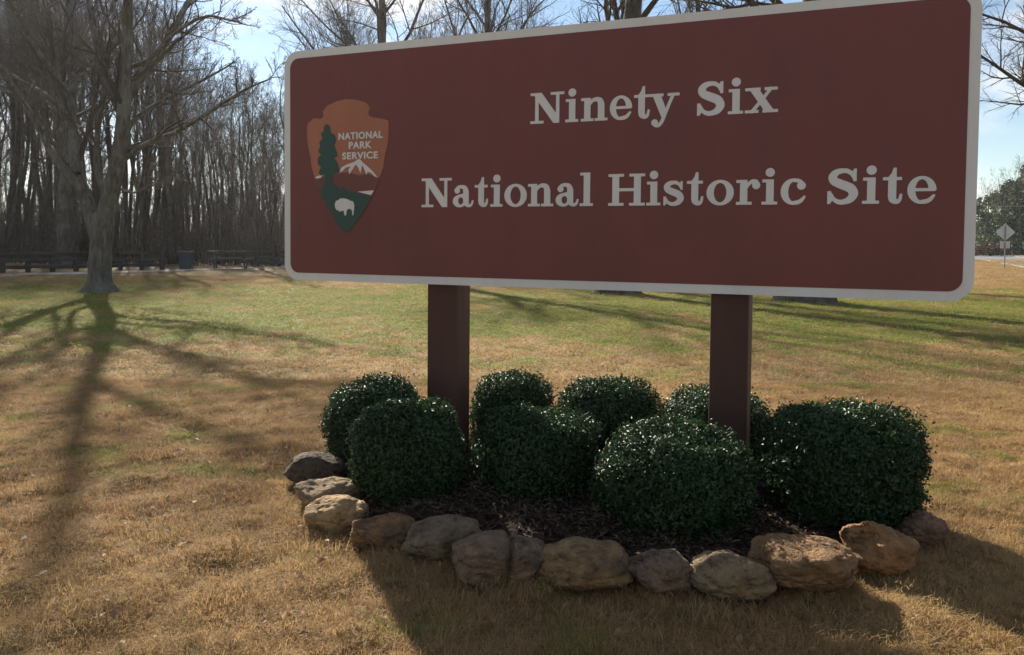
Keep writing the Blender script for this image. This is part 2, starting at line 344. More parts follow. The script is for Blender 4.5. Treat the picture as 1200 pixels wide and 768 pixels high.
# --- the big tree on the lawn, limbs laid out at its own distance
def big_tree():
    rng = np.random.default_rng(5); base = gnd(117, 343); Y0 = base[1]+.15
    e = empty('lawn_tree', (base[0], Y0, 0)); o = np.array([base[0], Y0, 0])
    tag(e, 'large grey bare tree forking low into two limbs, alone on the lawn', 'tree')
    def L(px, rad, dy, k=12):
        s = np.linspace(0, 1, len(px)); pts = [at(x, y, Y0+dy*q**1.2)-o for (x, y), q in zip(px, s)]
        return resample(pts, rad, k)
    P, Rd = L([(116.5, 347), (117, 330), (117, 308), (118, 288), (119, 266), (121, 250)], [.29, .265, .25, .25, .265, .19], 0, 16)
    tv, tf = tubes(P[None], Rd[None], 18); tv = gnarl(tv, rng, .04, .62, .42, 0.0, P[0, :2]); obj('trunk', mesh_np('trunk', tv, tf, True), M_BARK, e)
    limbs = [
        ([(115, 278), (104, 243), (91, 205), (84, 150), (73, 100), (55, 48), (30, -30), (5, -110)], [.24, .195, .17, .15, .125, .10, .07, .03], 1.5),
        ([(121, 272), (131, 222), (142, 168), (146, 112), (149, 52), (151, -20), (158, -110), (150, -190)], [.26, .215, .19, .165, .14, .115, .08, .03], -1.0),
        ([(90, 203), (84, 130), (86, 60), (78, -30), (85, -120)], [.12, .11, .09, .07, .03], 2.6),
        ([(96, 222), (60, 178), (28, 118), (-15, 62), (-60, 20)], [.11, .09, .07, .05, .02], -1.8),
        ([(138, 195), (165, 172), (212, 152), (250, 128), (286, 106), (318, 92)], [.085, .07, .06, .05, .035, .015], -1.5),
        ([(143, 165), (160, 138), (200, 113), (242, 92), (276, 72)], [.085, .072, .055, .04, .015], 1.2),
        ([(146, 125), (165, 92), (190, 58), (215, 14), (242, -40), (265, -90)], [.115, .10, .09, .07, .05, .02], 0.6),
        ([(147, 80), (175, 70), (205, 38), (240, 20), (262, 22), (290, 30)], [.065, .055, .05, .04, .03, .012], -2.2),
        ([(145, 140), (124, 98), (112, 50), (102, -10), (90, -80)], [.10, .085, .07, .05, .02], 2.2),
        ([(127, 240), (113, 195), (116, 140), (122, 92), (110, 30), (118, -40)], [.10, .085, .075, .06, .045, .02], 1.8),
        ([(82, 140), (50, 110), (10, 85), (-40, 30)], [.08, .065, .05, .02], .8),
        ([(150, 0), (185, -50), (230, -90), (290, -120)], [.09, .07, .05, .02], 1.5),
        ([(70, 92), (30, 40), (0, -20), (-50, -70)], [.075, .06, .045, .02], -2.0),
        ([(133, 218), (160, 226), (192, 208), (225, 214)], [.035, .028, .02, .008], -.8),
    ]
    LP, LR = [], []
    for px, rad, dy in limbs:
        p, r = L(px, [v_*.86 for v_ in rad], dy); LP.append(p); LR.append(r); v, f = tubes(p[None], r[None], 9); v = gnarl(v, rng, .02)
        obj('limb', mesh_np('limb', v, f, True), M_BARK, e)
    P = np.stack(LP); Rd = np.stack(LR)
    P2, R2 = grow(rng, P, Rd, 10, 7, .80, .36, .22, .98, .12, .17, .42, .014)
    P3, R3 = grow(rng, P2, R2, 7, 5, .72, .46, .15, 1.0, .08, .2, .6, .009)
    P4, R4 = grow(rng, P3, R3, 6, 4, .7, .5, .12, 1.0, .05, .22, .6, .006)
    P5, R5 = grow(rng, P4, R4, 3, 3, .7, .55, .12, 1.0, .05, .22, .7, .004)
    obj('crown', mesh_np('crown', *join([tubes(P2, R2, 6), tubes(P3, R3, 4), tubes(P4, R4, 3), tubes(P5, R5, 3)])), M_TWIG, e)
big_tree()

# --- open-grown trees behind the board
def open_tree(name, seed, x, y, h, r, label, clear=.16, spread=.85, rz=0.0, limbs=9):
    a, b = generic_tree(seed, h, r, clear, spread, limbs+5, (10, 8, 6), .07, .005, .16, 14)
    ta = mesh_np('trunk', *a, True); cb_ = mesh_np('crown', *b); ta.materials.append(M_BARKD); cb_.materials.append(M_TWIG)
    return place_tree(name, (ta, cb_, h), x, y, 1, rz, label, None)
p = gnd(720, 344); open_tree('lawn_tree', 31, p[0], p[1], 13.5, .34, 'bare tree behind the board, its trunk foot just right of the left post', .30, .75, .4)
p = gnd(945, 354); open_tree('lawn_tree', 32, p[0], p[1], 13.0, .40, 'bare tree with wide root flare behind the board, right of the right post', .26, .95, 2.2)
p = gnd(452, 322); open_tree('lawn_tree', 33, p[0], p[1], 14.5, .30, 'bare tree whose fine twigs show over the left third of the board', .35, .85, 1.0, 11)
p = gnd(585, 320); open_tree('lawn_tree', 34, p[0], p[1], 14.5, .30, 'bare tree whose twigs show above the middle of the board', .40, .75, 3.0, 11)
p = gnd(812, 322); open_tree('lawn_tree', 35, p[0], p[1], 14.0, .32, 'bare forked tree showing over the top edge above the second word', .38, .75, 5.0)
p = at(1268, 330, 21.0); open_tree('lawn_tree', 36, p[0], p[1], 12.0, .30, 'bare tree reaching its branches in from the right edge above the road', .22, 1.12, .9, 12)

# --- the old tree behind the lawn tree and the wood
p = gnd(80, 311.5); e = open_tree('lawn_tree', 37, p[0], p[1], 16.0, .33, 'stout straight bare tree by the rail fence, left of the lawn tree', .34, .7, 0, 11)
rng = np.random.default_rng(77)
GW = 'bare trees of the wood behind the rail fence'; LW = 'tall slender bare tree standing in the shaded wood behind the rail fence'
GL = 'low bare trees at the edge of the wood'; LL = 'low many-branched bare tree at the edge of the wood behind the rail fence'
cnt = 0; used = []
while cnt < 114:
    px = rng.uniform(-150, 345) if cnt < 92 else rng.uniform(345, 640); d = rng.uniform(36.5, 58) if px < 345 else rng.uniform(42, 60)
    q = at(px, 280, d); x, y = q[0], q[1]
    if px < 345 and d < 37+max(0, (px-100))*.012: continue
    if any((x-u)**2+(y-v)**2 < .8 for u, v in used): continue
    used.append((x, y)); vi = int(rng.integers(0, 6)); hmax = 1.0
    target = 14.5+(d-36)*.12 if px < 205 else (10.0 if px < 345 else 16.0)
    sc = target/VAR[vi][2]*rng.uniform(.86, 1.10)
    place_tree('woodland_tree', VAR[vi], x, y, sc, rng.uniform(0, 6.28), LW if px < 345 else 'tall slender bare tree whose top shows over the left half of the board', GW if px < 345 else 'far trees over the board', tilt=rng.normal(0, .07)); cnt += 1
for k in range(34):
    px = rng.uniform(-80, 345); d = rng.uniform(36, 48); q = at(px, 280, d)
    if any((q[0]-u)**2+(q[1]-v)**2 < .5 for u, v in used): continue
    vi = int(rng.integers(0, 3)); place_tree('understorey_tree', LOW[vi], q[0], q[1], rng.uniform(.75, 1.15), rng.uniform(0, 6.28), LL, GL)

# far wood: one mass of trees, instanced
def gn_scatter(o, col, density, seed, smin, smax, tilt=0.0, attr=None):
    ng = bpy.data.node_groups.new('scatter', 'GeometryNodeTree')
    ng.interface.new_socket('Geometry', in_out='INPUT', socket_type='NodeSocketGeometry'); ng.interface.new_socket('Geometry', in_out='OUTPUT', socket_type='NodeSocketGeometry')
    N = ng.nodes; Lk = ng.links; gi = N.new('NodeGroupInput'); go = N.new('NodeGroupOutput')
    dp = N.new('GeometryNodeDistributePointsOnFaces'); dp.inputs['Density'].default_value = density; dp.inputs['Seed'].default_value = seed
    Lk.new(gi.outputs[0], dp.inputs['Mesh'])
    if attr:
        na = N.new('GeometryNodeInputNamedAttribute'); na.data_type = 'FLOAT'; na.inputs['Name'].default_value = attr
        mu = N.new('ShaderNodeMath'); mu.operation = 'MULTIPLY'; mu.inputs[1].default_value = density; Lk.new(na.outputs['Attribute'], mu.inputs[0]); Lk.new(mu.outputs[0], dp.inputs['Density'])
    ci = N.new('GeometryNodeCollectionInfo'); ci.inputs['Collection'].default_value = col; ci.inputs['Separate Children'].default_value = True; ci.inputs['Reset Children'].default_value = True
    ip = N.new('GeometryNodeInstanceOnPoints'); ip.inputs['Pick Instance'].default_value = True
    rv = N.new('FunctionNodeRandomValue'); rv.data_type = 'FLOAT_VECTOR'; rv.inputs[0].default_value = (-tilt, -tilt, 0); rv.inputs[1].default_value = (tilt, tilt, 6.283); rv.inputs['Seed'].default_value = seed+1
    rs = N.new('FunctionNodeRandomValue'); rs.data_type = 'FLOAT'; rs.inputs[2].default_value = smin; rs.inputs[3].default_value = smax; rs.inputs['Seed'].default_value = seed+2
    Lk.new(dp.outputs['Points'], ip.inputs['Points']); Lk.new(ci.outputs[0], ip.inputs['Instance'])
    Lk.new(rv.outputs[0], ip.inputs['Rotation']); Lk.new(rs.outputs[1], ip.inputs['Scale']); Lk.new(ip.outputs[0], go.inputs[0])
    md = o.modifiers.new('scatter', 'NODES'); md.node_group = ng; return md

wcol = bpy.data.collections.new('wood_sources')
for i, (ta, cb_, h) in enumerate(VAR+LOW+LOW):
    tm = ta.copy(); bmx = bmesh.new(); bmx.from_mesh(ta); bmx.from_mesh(cb_); bmx.to_mesh(tm); bmx.free()
    tm.materials.clear(); tm.materials.append(M_TWIG); so = bpy.data.objects.new('wood_source', tm); wcol.objects.link(so)
fw = np.array([(-110, 62), (-45, 60), (-14, 64), (10, 72), (36, 92), (58, 114), (62, 142), (20, 150), (-60, 130), (-150, 120)], float)
bmx = bmesh.new(); vs_ = [bmx.verts.new((x, y, 0)) for x, y in fw]; bmx.faces.new(vs_)
o = bm_obj('far_wood', bmx, M_LITTER); o.location.z = .03; gn_scatter(o, wcol, .05, 3, .70, 1.15)
tag(o, 'mass of far bare trees filling the wood behind the fence', 'wood', kind='stuff')

# undergrowth: a tangle of thin stems
nst = 9000; px = rng.uniform(-160, 420, nst); d = 37+rng.uniform(0, 1, nst)**1.3*60; q = np.array([at(a_, 280, b_) for a_, b_ in zip(px, d)])
hh = rng.uniform(.8, 4.2, nst)*rng.uniform(.5, 1, nst)*(1+np.clip((d-45)/40, 0, 1)); P = np.zeros((nst, 3, 3)); P[:, 0, :2] = q[:, :2]; P[:, 1, :2] = q[:, :2]+rng.normal(0, .18, (nst, 2)); P[:, 2, :2] = P[:, 1, :2]+rng.normal(0, .35, (nst, 2))
P[:, 1, 2] = hh*.55; P[:, 2, 2] = hh
o = obj('undergrowth', mesh_np('undergrowth', *tubes(P, np.stack([np.full(nst, .022), np.full(nst, .015), np.full(nst, .006)], 1), 3)), M_TWIG)
tag(o, 'tangle of thin stems on the floor of the wood', 'undergrowth', kind='stuff')
def quads_cloud(rng, C, size, fold=.25, norm=None, spread=1.0, asp=.5):
    """folded leaf: 4 points, 2 triangles about a midrib"""
    n = len(C); N = rng.normal(0, 1, (n, 3))
    if norm is not None: N = norm+N*spread
    N /= np.linalg.norm(N, axis=1, keepdims=True)+1e-9
    A = np.cross(N, rng.normal(0, 1, (n, 3))); A /= np.linalg.norm(A, axis=1, keepdims=True)+1e-9; B = np.cross(N, A); s = size[:, None]
    V = np.stack([C-A*s*.5, C+B*s*asp*.5+N*s*fold*.3, C+A*s*.5, C-B*s*asp*.5+N*s*fold*.3], 1).reshape(-1, 3); a = np.arange(n)*4
    return V, np.concatenate([np.stack([a, a+2, a+1], 1), np.stack([a, a+3, a+2], 1)])
nl = 5000; px = rng.uniform(-160, 345, nl); d = rng.uniform(37, 60, nl); cl = np.floor(px/14); z = np.abs(rng.normal(0, 1.3, nl))*(.5+.5*np.sin(cl*12.9)**2); q = np.array([at(a_, 280, b_) for a_, b_ in zip(px, d)]); q[:, 2] = z+.05
o = obj('withered_leaves', mesh_np('withered_leaves', *quads_cloud(rng, q, rng.uniform(.05, .13, nl))), M_DRYLEAF); tag(o, 'withered brown leaves clinging low in the wood', 'leaves', kind='stuff')

# ------------------------------------------------------------------ pines and shrubs beyond the road
def pine_mesh(seed, h, r):
    rng = np.random.default_rng(seed); P, Rd = resample([(0, 0, 0), (rng.normal(0, .1), 0, h*.5), (0, rng.normal(0, .1), h)], [.16, .11, .02], 8); tk = tubes(P[None], Rd[None], 6)
    nb = 52; zz = rng.uniform(.14, .99, nb); az = rng.uniform(0, 6.28, nb); ln = r*(1.04-zz)**.75*rng.uniform(.35, 1.25, nb); C = []
    Bp = np.zeros((nb, 3, 3)); 
    for i in range(nb):
        dirv = np.array([math.cos(az[i]), math.sin(az[i]), rng.uniform(-.05, .4)]); b0 = np.array([0, 0, zz[i]*h]); tip = b0+dirv*ln[i]; Bp[i] = [b0, (b0+tip)/2+[0, 0, -.05], tip]
        m = 40; u_ = rng.uniform(.25, 1.05, m)[:, None]; C.append(b0+dirv*ln[i]*u_+rng.normal(0, .15, (m, 3)))
    C = np.concatenate(C); lv, lf = quads_cloud(rng, C, rng.uniform(.16, .36, len(C)), asp=.5)
    return mesh_np('trunk', *join([tk, tubes(Bp, np.tile([[.05, .03, .012]], (nb, 1)), 3)])), mesh_np('crown', lv, lf)
PV = []
for s, h, r in ((41, 8.5, 2.4), (42, 9.5, 2.6), (43, 7.5, 2.5)):
    a, b = pine_mesh(s, h, r); a.materials.append(M_BARKD); b.materials.append(M_PINE); PV.append((a, b, h))
pl = [(1140, 98, 6.6), (1150, 92, 5.6), (1157, 95, 7.0), (1166, 97, 7.6), (1173, 92, 8.0), (1181, 95, 8.8), (1189, 92, 8.4), (1197, 94, 10.2), (1206, 92, 10.8), (1216, 97, 11.5), (1130, 100, 6.5), (1228, 94, 11.0), (1246, 98, 11.5), (1146, 108, 7.6), (1162, 110, 8.2), (1179, 108, 9.4), (1193, 111, 10.5), (1210, 109, 12.0)]
plab = {1157: 'dark green pine just right of the board, beyond the road', 1166: 'round-topped green pine straight above the small plate of the road sign', 1197: 'tallest dark green pine at the right edge, beyond the road'}
for i, (px, d, h) in enumerate(pl):
    q = at(px, 286, d); v = PV[i % 3]; place_tree('pine_tree', v, q[0], q[1], h/v[2], i*1.7, plab.get(px, 'green pine in the row beyond the road'), 'pines beyond the road')
for i, (px, d, h) in enumerate(((1152, 88, 8.5), (1170, 90, 9.5), (1193, 88, 10.5))):
    q = at(px, 286, d); v = VAR[(i*2+1) % 6]; place_tree('roadside_tree', v, q[0], q[1], h/v[2], i*2.1, ('bare tree beside the board edge among the pines', 'bare tree behind the road sign among the pines', 'bare tree at the right edge among the pines')[i], 'bare trees beyond the road')
q = at(1161, 296, 84); nb_ = 900; rg = np.random.default_rng(9); u_ = rg.normal(0, 1, (nb_, 3)); u_ /= np.linalg.norm(u_, axis=1, keepdims=True); u_ *= rg.uniform(.4, 1, (nb_, 1))*np.array([2.4, 1.6, 1.5]); u_[:, 2] = np.abs(u_[:, 2])+.1
e = empty('roadside_bush', (q[0], q[1], 0)); tag(e, 'rusty brown withered bush at the foot of the pines', 'bush')
obj('foliage', mesh_np('foliage', *quads_cloud(rg, u_, rg.uniform(.15, .4, nb_))), leaf_mat('rusty_leaf', (.070, .040, .028), (.12, .065, .042), .8, .2, .2), e)
P = np.zeros((14, 3, 3)); P[:, 1] = rg.normal(0, .5, (14, 3)); P[:, 1, 2] = .8; P[:, 2] = P[:, 1]*1.9; P[:, 2, 2] = 1.6
obj('stem', mesh_np('stem', *tubes(P, np.tile([[.04, .03, .012]], (14, 1)), 4)), M_TWIG, e)
q0 = at(1135, 296, 86); nb_ = 7000; u_ = rg.uniform(-1, 1, (nb_, 3)); u_[:, 0] = u_[:, 0]*14+9; u_[:, 1] *= 2.0; u_[:, 2] = np.abs(rg.normal(0, 1.1, nb_))+.1
o = obj('hedgerow', mesh_np('hedgerow', *quads_cloud(rg, u_+np.array([q0[0], q0[1]+4, 0]), rg.uniform(.2, .5, nb_))), M_PINE); tag(o, 'dark scrub along the foot of the pines', 'scrub', kind='stuff')

# road sign seen from behind
M_ALU = flat('sign_back_aluminium', (.42, .42, .42), .45, .5, .06, 4); M_ALU.node_tree.nodes['Principled BSDF'].inputs['Metallic'].default_value = .5
M_GALV = flat('galvanised_post', (.22, .22, .21), .6, .4, .1, 8)
q = gnd(1177, 316.5); e = empty('road_sign', (q[0], q[1], float(gz(q[0], q[1]))), math.atan2(-q[0], q[1])*.6); tag(e, 'grey back of a diamond road sign on a thin post beside the road', 'road sign')
bm = bmesh.new(); box(bm, (0, 0, 1.08), (.05, .035, 2.6), bev=.008); bm_obj('post', bm, M_GALV, e)
bm = bmesh.new(); box(bm, (0, 0, 0), (.62, .006, .62), Matrix.Rotation(R(45), 3, 'Y')); bmesh.ops.translate(bm, vec=(0, .045, 1.90), verts=list(bm.verts)); bm_obj('diamond_plate', bm, M_ALU, e)
bm = bmesh.new(); box(bm, (0, .045, 1.26), (.44, .006, .36)); bm_obj('advisory_plate', bm, M_ALU, e)
for zb in (2.05, 1.72): bm = bmesh.new(); box(bm, (0, .03, zb), (.10, .03, .04)); bm_obj('bracket', bm, M_GALV, e)

# overhead cable on two poles along the road
M_POLE = flat('utility_pole_wood', (.12, .09, .07), .9, .1, .2, 3)
pa = at(1080, 286, 78); pb = at(1290, 288, 74)
for q, lab in ((pa, 'wooden utility pole behind the right end of the board'), (pb, 'wooden utility pole beyond the right edge, carrying the cable')):
    P, Rd = resample([(0, 0, -.2), (0, 0, 3), (0, 0, 6.4)], [.14, .125, .1], 6); e = empty('utility_pole', (q[0], q[1], 0)); tag(e, lab, 'utility pole')
    obj('pole', mesh_np('pole', *tubes(P[None], Rd[None], 10), True), M_POLE, e)
    bm = bmesh.new(); box(bm, (0, 0, 5.6), (1.3, .1, .1), bev=.01); bm_obj('crossarm', bm, M_POLE, e)
s = np.linspace(0, 1, 16); P = np.column_stack([pa[0]+(pb[0]-pa[0])*s, pa[1]+(pb[1]-pa[1])*s-.12, 5.72-.95*4*s*(1-s)*.9])
o = obj('overhead_cable', mesh_np('overhead_cable', *tubes(P[None], np.full((1, 16), .022), 5), True), flat('cable_sheath', (.25, .25, .25), .6, .3)); tag(o, 'thin overhead cable crossing in front of the pines', 'cable')

# ------------------------------------------------------------------ rail fence, table, bin
M_RAIL = flat('weathered_rail', (.050, .044, .040), .9, .15, .3, 4)
def fence(p0, p1, label, npanel, rng):
    e = empty('rail_fence', (p0[0], p0[1], 0)); tag(e, label, 'fence', 'rail fences along the wood')
    d = (p1-p0)[:2]; Lp = np.linalg.norm(d)/npanel; du = d/np.linalg.norm(d); ang_ = math.atan2(du[1], du[0])
    for k in range(npanel+1):
        c = du*Lp*k; z0 = float(gz(p0[0]+c[0], p0[1]+c[1])); bm = bmesh.new(); box(bm, (c[0], c[1], z0+.42), (.16, .14, 1.04+rng.uniform(-.06, .08)), Matrix.Rotation(ang_+rng.normal(0, .1), 3, 'Z'), .02); bm_obj('post', bm, M_RAIL, e)
        if k == npanel: break
        for j, zr in enumerate((.20, .44, .68)):
            m = c+du*Lp*.5; bm = bmesh.new(); rt = Matrix.Rotation(ang_, 3, 'Z') @ Matrix.Rotation(rng.normal(0, .014), 3, 'Y')
            g = box(bm, (0, 0, 0), (Lp+.26, .085, .13), rt, .022); bmesh.ops.translate(bm, vec=(m[0]-du[1]*.07*(-1)**(k+j), m[1]+du[0]*.07*(-1)**(k+j), z0+zr+rng.normal(0, .01)), verts=list(bm.verts)); bm_obj('rail', bm, M_RAIL, e)
rg = np.random.default_rng(3)
fence(gnd(-60, 321), gnd(190, 316), 'dark split-rail fence in front of the wood, left of the blue bin', 9, rg)
fence(gnd(298, 313.2), gnd(352, 311.8), 'short dark split-rail fence just left of the board, beyond the picnic table', 2, rg)
M_TBL = flat('grey_table_plank', (.085, .078, .072), .9, .1, .2, 5)
M_TBLD = flat('dark_table_frame', (.05, .05, .055), .8, .2, .2, 5)
q = gnd(269, 315.2); e = empty('picnic_table', (q[0], q[1], float(gz(q[0], q[1]))), R(12)); tag(e, 'weathered picnic table with benches standing at the edge of the wood', 'picnic table')
for k in range(5):
    bm = bmesh.new(); box(bm, (0, -.32+k*.16, .74), (1.75, .15, .04), bev=.006); bm_obj('table_plank', bm, M_TBL, e)
for s_ in (-1, 1):
    for k in range(2): bm = bmesh.new(); box(bm, (0, s_*.66+(k-.5)*.15, .44), (1.75, .14, .04), bev=.006); bm_obj('bench_plank', bm, M_TBL, e)
    bm = bmesh.new(); box(bm, (s_*.6, 0, .39), (.045, 1.6, .09)); bm_obj('crossbeam', bm, M_TBLD, e)
    for s2 in (-1, 1): bm = bmesh.new(); box(bm, (s_*.6+.046, s2*.42, .35), (.045, .09, .84), Matrix.Rotation(s2*R(-24), 3, 'X')); bm_obj('leg', bm, M_TBLD, e)
q = gnd(218, 315.6); e = empty('litter_bin', (q[0], q[1], float(gz(q[0], q[1]))), R(8)); tag(e, 'dark blue-grey litter bin with a pale lid at the end of the fence', 'litter bin')
M_BIN = flat('bin_blue', (.022, .027, .038), .5, .4, .15, 5)
bm = bmesh.new(); g = box(bm, (0, 0, .34), (.50, .46, .66), bev=.03); 
for v in bm.verts: v.co.x *= .9+.2*v.co.z; v.co.y *= .9+.2*v.co.z
bm_obj('bin_body', bm, M_BIN, e)
bm = bmesh.new(); box(bm, (0, 0, .705), (.60, .54, .06), bev=.02); bm_obj('lid', bm, M_TBL, e)
bm = bmesh.new(); box(bm, (0, -.285, .60), (.22, .03, .04), bev=.008); bm_obj('handle', bm, M_TBLD, e)

# ------------------------------------------------------------------ the board
SL = np.array([-1.47115, 5.16251, 1.07519]); SYAW = -0.386444; SW, SH = 3.90, 1.457; BT = .045
sign = empty('entrance_sign', (SL[0], SL[1], 0), SYAW)        # local x along the board, y away from the viewer
tag(sign, 'big brown board sign with white border, arrowhead emblem and white lettering on two posts', 'sign')
Z0 = float(SL[2])
def paint(name, c, rough, spec=.4, grime=.12):
    t = NT(name, rough, spec); p = t.co(); n = t.noise(t.map(p, (1.2, 1, .5)), 2.2, 5, .6); n2 = t.noise(t.map(p, (16, 16, .8)), 1.0, 5, .65); n3 = t.noise(p, 90, 3)
    c1 = t.mix(t.rng(n, .35, .7, 0, 1), tuple(v*(1-grime) for v in c), tuple(min(1, v*(1+grime)) for v in c)); c1 = t.mix(t.rng(n2, .52, .78, 0, .30), c1, tuple(v*.72 for v in c)); t.color(c1)
    t.l.new(t.rng(n, .3, .7, rough-.06, rough+.08), t.b.inputs['Roughness']); t.bump(n3, .06, .002); return t.m
M_BROWN = paint('sign_brown', (.150, .041, .034), .50, .35)
M_WHITE = paint('sign_white', (.62, .60, .57), .55, .35, .06)
M_ORANGE = paint('emblem_orange', (.34, .120, .062), .5); M_GREEN = paint('emblem_green', (.022, .062, .050), .5); M_BAND = paint('emblem_brown', (.145, .043, .034), .5)
def rrect(w0, h0, w1, h1, r, n=8):
    pts = []
    for cx_, cy_, a0 in ((w1-r, h1-r, 0), (w0+r, h1-r, 90), (w0+r, h0+r, 180), (w1-r, h0+r, 270)):
        for k in range(n+1): a_ = R(a0+90*k/n); pts.append((cx_+r*math.cos(a_), cy_+r*math.sin(a_)))
    return pts
def slab(name, loops, mat, y_front, thick, parent, holes=True):
    """flat figure on the board's face: loops in (u, v); v from the board's lower edge"""
    cu = bpy.data.curves.new(name, 'CURVE'); cu.dimensions = '2D'; cu.fill_mode = 'BOTH'; cu.extrude = thick/2
    for lp in loops:
        sp = cu.splines.new('POLY'); sp.points.add(len(lp)-1)
        for p_, (u_, v_) in zip(sp.points, lp): p_.co = (u_, v_, 0, 1)
        sp.use_cyclic_u = True
    tmp = bpy.data.objects.new(name, cu); COL.objects.link(tmp); dg = bpy.context.evaluated_depsgraph_get(); me = bpy.data.meshes.new_from_object(tmp.evaluated_get(dg))
    bpy.data.objects.remove(tmp); bpy.data.curves.remove(cu)
    me.transform(Matrix.Translation((0, y_front+thick/2, Z0)) @ Matrix.Rotation(R(90), 4, 'X')); me.materials.clear(); me.name = name
    return obj(name, me, mat, parent)
# board front plane is local y = 0
slab('board', [rrect(0, 0, SW, SH, .105)], M_WHITE, 0.0, BT, sign)
BD = .047
slab('face', [rrect(BD, BD, SW-BD, SH-BD, .062)], M_BROWN, -.003, .004, sign)
M_POST = paint('post_stain', (.078, .037, .027), .62, .25, .18); _nt = M_POST.node_tree; _b = [n_ for n_ in _nt.nodes if n_.type == 'BUMP'][0]; _tc = _nt.nodes.new('ShaderNodeTexCoord'); _mp = _nt.nodes.new('ShaderNodeMapping'); _mp.inputs['Scale'].default_value = (45, 45, 1.6); _nz = _nt.nodes.new('ShaderNodeTexNoise'); _nz.inputs['Scale'].default_value = 1.0; _nz.inputs['Detail'].default_value = 6
_nt.links.new(_tc.outputs['Object'], _mp.inputs['Vector']); _nt.links.new(_mp.outputs[0], _nz.inputs['Vector']); _nt.links.new(_nz.outputs['Fac'], _b.inputs['Height']); _b.inputs['Strength'].default_value = .5; _b.inputs['Distance'].default_value = .01
for uc in (1.115, 2.796):
    bm = bmesh.new(); g = box(bm, (uc, BT+.002+.098, .55), (.196, .196, 3.2), bev=.008)
    bm_obj('post', bm, M_POST, sign)
M_BOLT = flat('bolt_steel', (.25, .25, .25), .5, .5)

# slab-serif letters: distance fields -> outlines
class Glyph:
    S = 96
    def __init__(s, w):
        s.x0, s.x1, s.y0, s.y1 = -.08, w+.08, -.42, 1.2
        s.nx, s.ny = int((s.x1-s.x0)*s.S)+1, int((s.y1-s.y0)*s.S)+1
        s.X, s.Y = np.meshgrid(s.x0+np.arange(s.nx)/s.S, s.y0+np.arange(s.ny)/s.S, indexing='ij'); s.D = np.full(s.X.shape, 9.0)
    def add(s, d): s.D = np.minimum(s.D, d); return s
    def sub(s, d): s.D = np.maximum(s.D, -d); return s
    def dbox(s, x0, y0, x1, y1): return np.maximum(np.abs(s.X-(x0+x1)/2)-(x1-x0)/2, np.abs(s.Y-(y0+y1)/2)-(y1-y0)/2)
    def box(s, *a): return s.add(s.dbox(*a))
    def dell(s, cx, cy, a, b): return (np.sqrt(((s.X-cx)/a)**2+((s.Y-cy)/b)**2)-1)*min(a, b)
    def dot(s, cx, cy, r): return s.add(np.hypot(s.X-cx, s.Y-cy)-r)
    def ring(s, o, i): return s.add(np.maximum(s.dell(*o), -s.dell(*i)))
    def poly(s, pts):
        pts = np.array(pts, float); ins = in_bed(s.X, s.Y, pts); d = np.full(s.X.shape, 9.0)
        for k in range(len(pts)):
            a, b = pts[k], pts[(k+1) % len(pts)]; ab = b-a; tt = np.clip(((s.X-a[0])*ab[0]+(s.Y-a[1])*ab[1])/(ab@ab), 0, 1); d = np.minimum(d, np.hypot(s.X-a[0]-tt*ab[0], s.Y-a[1]-tt*ab[1]))
        return s.add(np.where(ins, -d, d))
    def stroke(s, pts):
        P, r = resample([p[:2] for p in pts], [p[2] for p in pts], len(pts)*9)
        for (a, b, ra, rb) in zip(P[:-1], P[1:], r[:-1], r[1:]):
            ab = b-a; tt = np.clip(((s.X-a[0])*ab[0]+(s.Y-a[1])*ab[1])/(ab@ab+1e-12), 0, 1); s.add(np.hypot(s.X-a[0]-tt*ab[0], s.Y-a[1]-tt*ab[1])-(ra+(rb-ra)*tt))
        return s
    def loops(s):
        D = s.D+1e-7; seg = {}
        def pt(i, j, i2, j2):
            a, b = D[i, j], D[i2, j2]; f = a/(a-b); return (s.x0+(i+(i2-i)*f)/s.S, s.y0+(j+(j2-j)*f)/s.S)
        TB = {1: [(3, 0)], 2: [(0, 1)], 3: [(3, 1)], 4: [(1, 2)], 5: [(3, 2), (1, 0)], 6: [(0, 2)], 7: [(3, 2)], 8: [(2, 3)], 9: [(2, 0)], 10: [(0, 3), (2, 1)], 11: [(2, 1)], 12: [(1, 3)], 13: [(1, 0)], 14: [(0, 3)]}
        I = D < 0; code = I[:-1, :-1]*1+I[1:, :-1]*2+I[1:, 1:]*4+I[:-1, 1:]*8
        for i, j in zip(*np.nonzero((code > 0) & (code < 15))):
            E_ = [((i, j), (i+1, j)), ((i+1, j), (i+1, j+1)), ((i, j+1), (i+1, j+1)), ((i, j), (i, j+1))]
            for a, b in TB[int(code[i, j])]: seg[E_[a]] = E_[b]
        out = []
        while seg:
            k0 = next(iter(seg)); lp = []; k = k0
            while k in seg: lp.append(pt(*k[0], *k[1])); k = seg.pop(k)
            # drop nearly collinear points
            lp = np.array(lp); keep = [0]
            for q_ in range(1, len(lp)):
                a, b, c_ = lp[keep[-1]], lp[q_], lp[(q_+1) % len(lp)]
                if abs(np.cross(b-a, c_-a))/(np.linalg.norm(c_-a)+1e-9) > .0012 or np.linalg.norm(b-a) > .25: keep.append(q_)
            if len(keep) > 2: out.append(lp[keep])
        return out
XH, SF = .74, .088
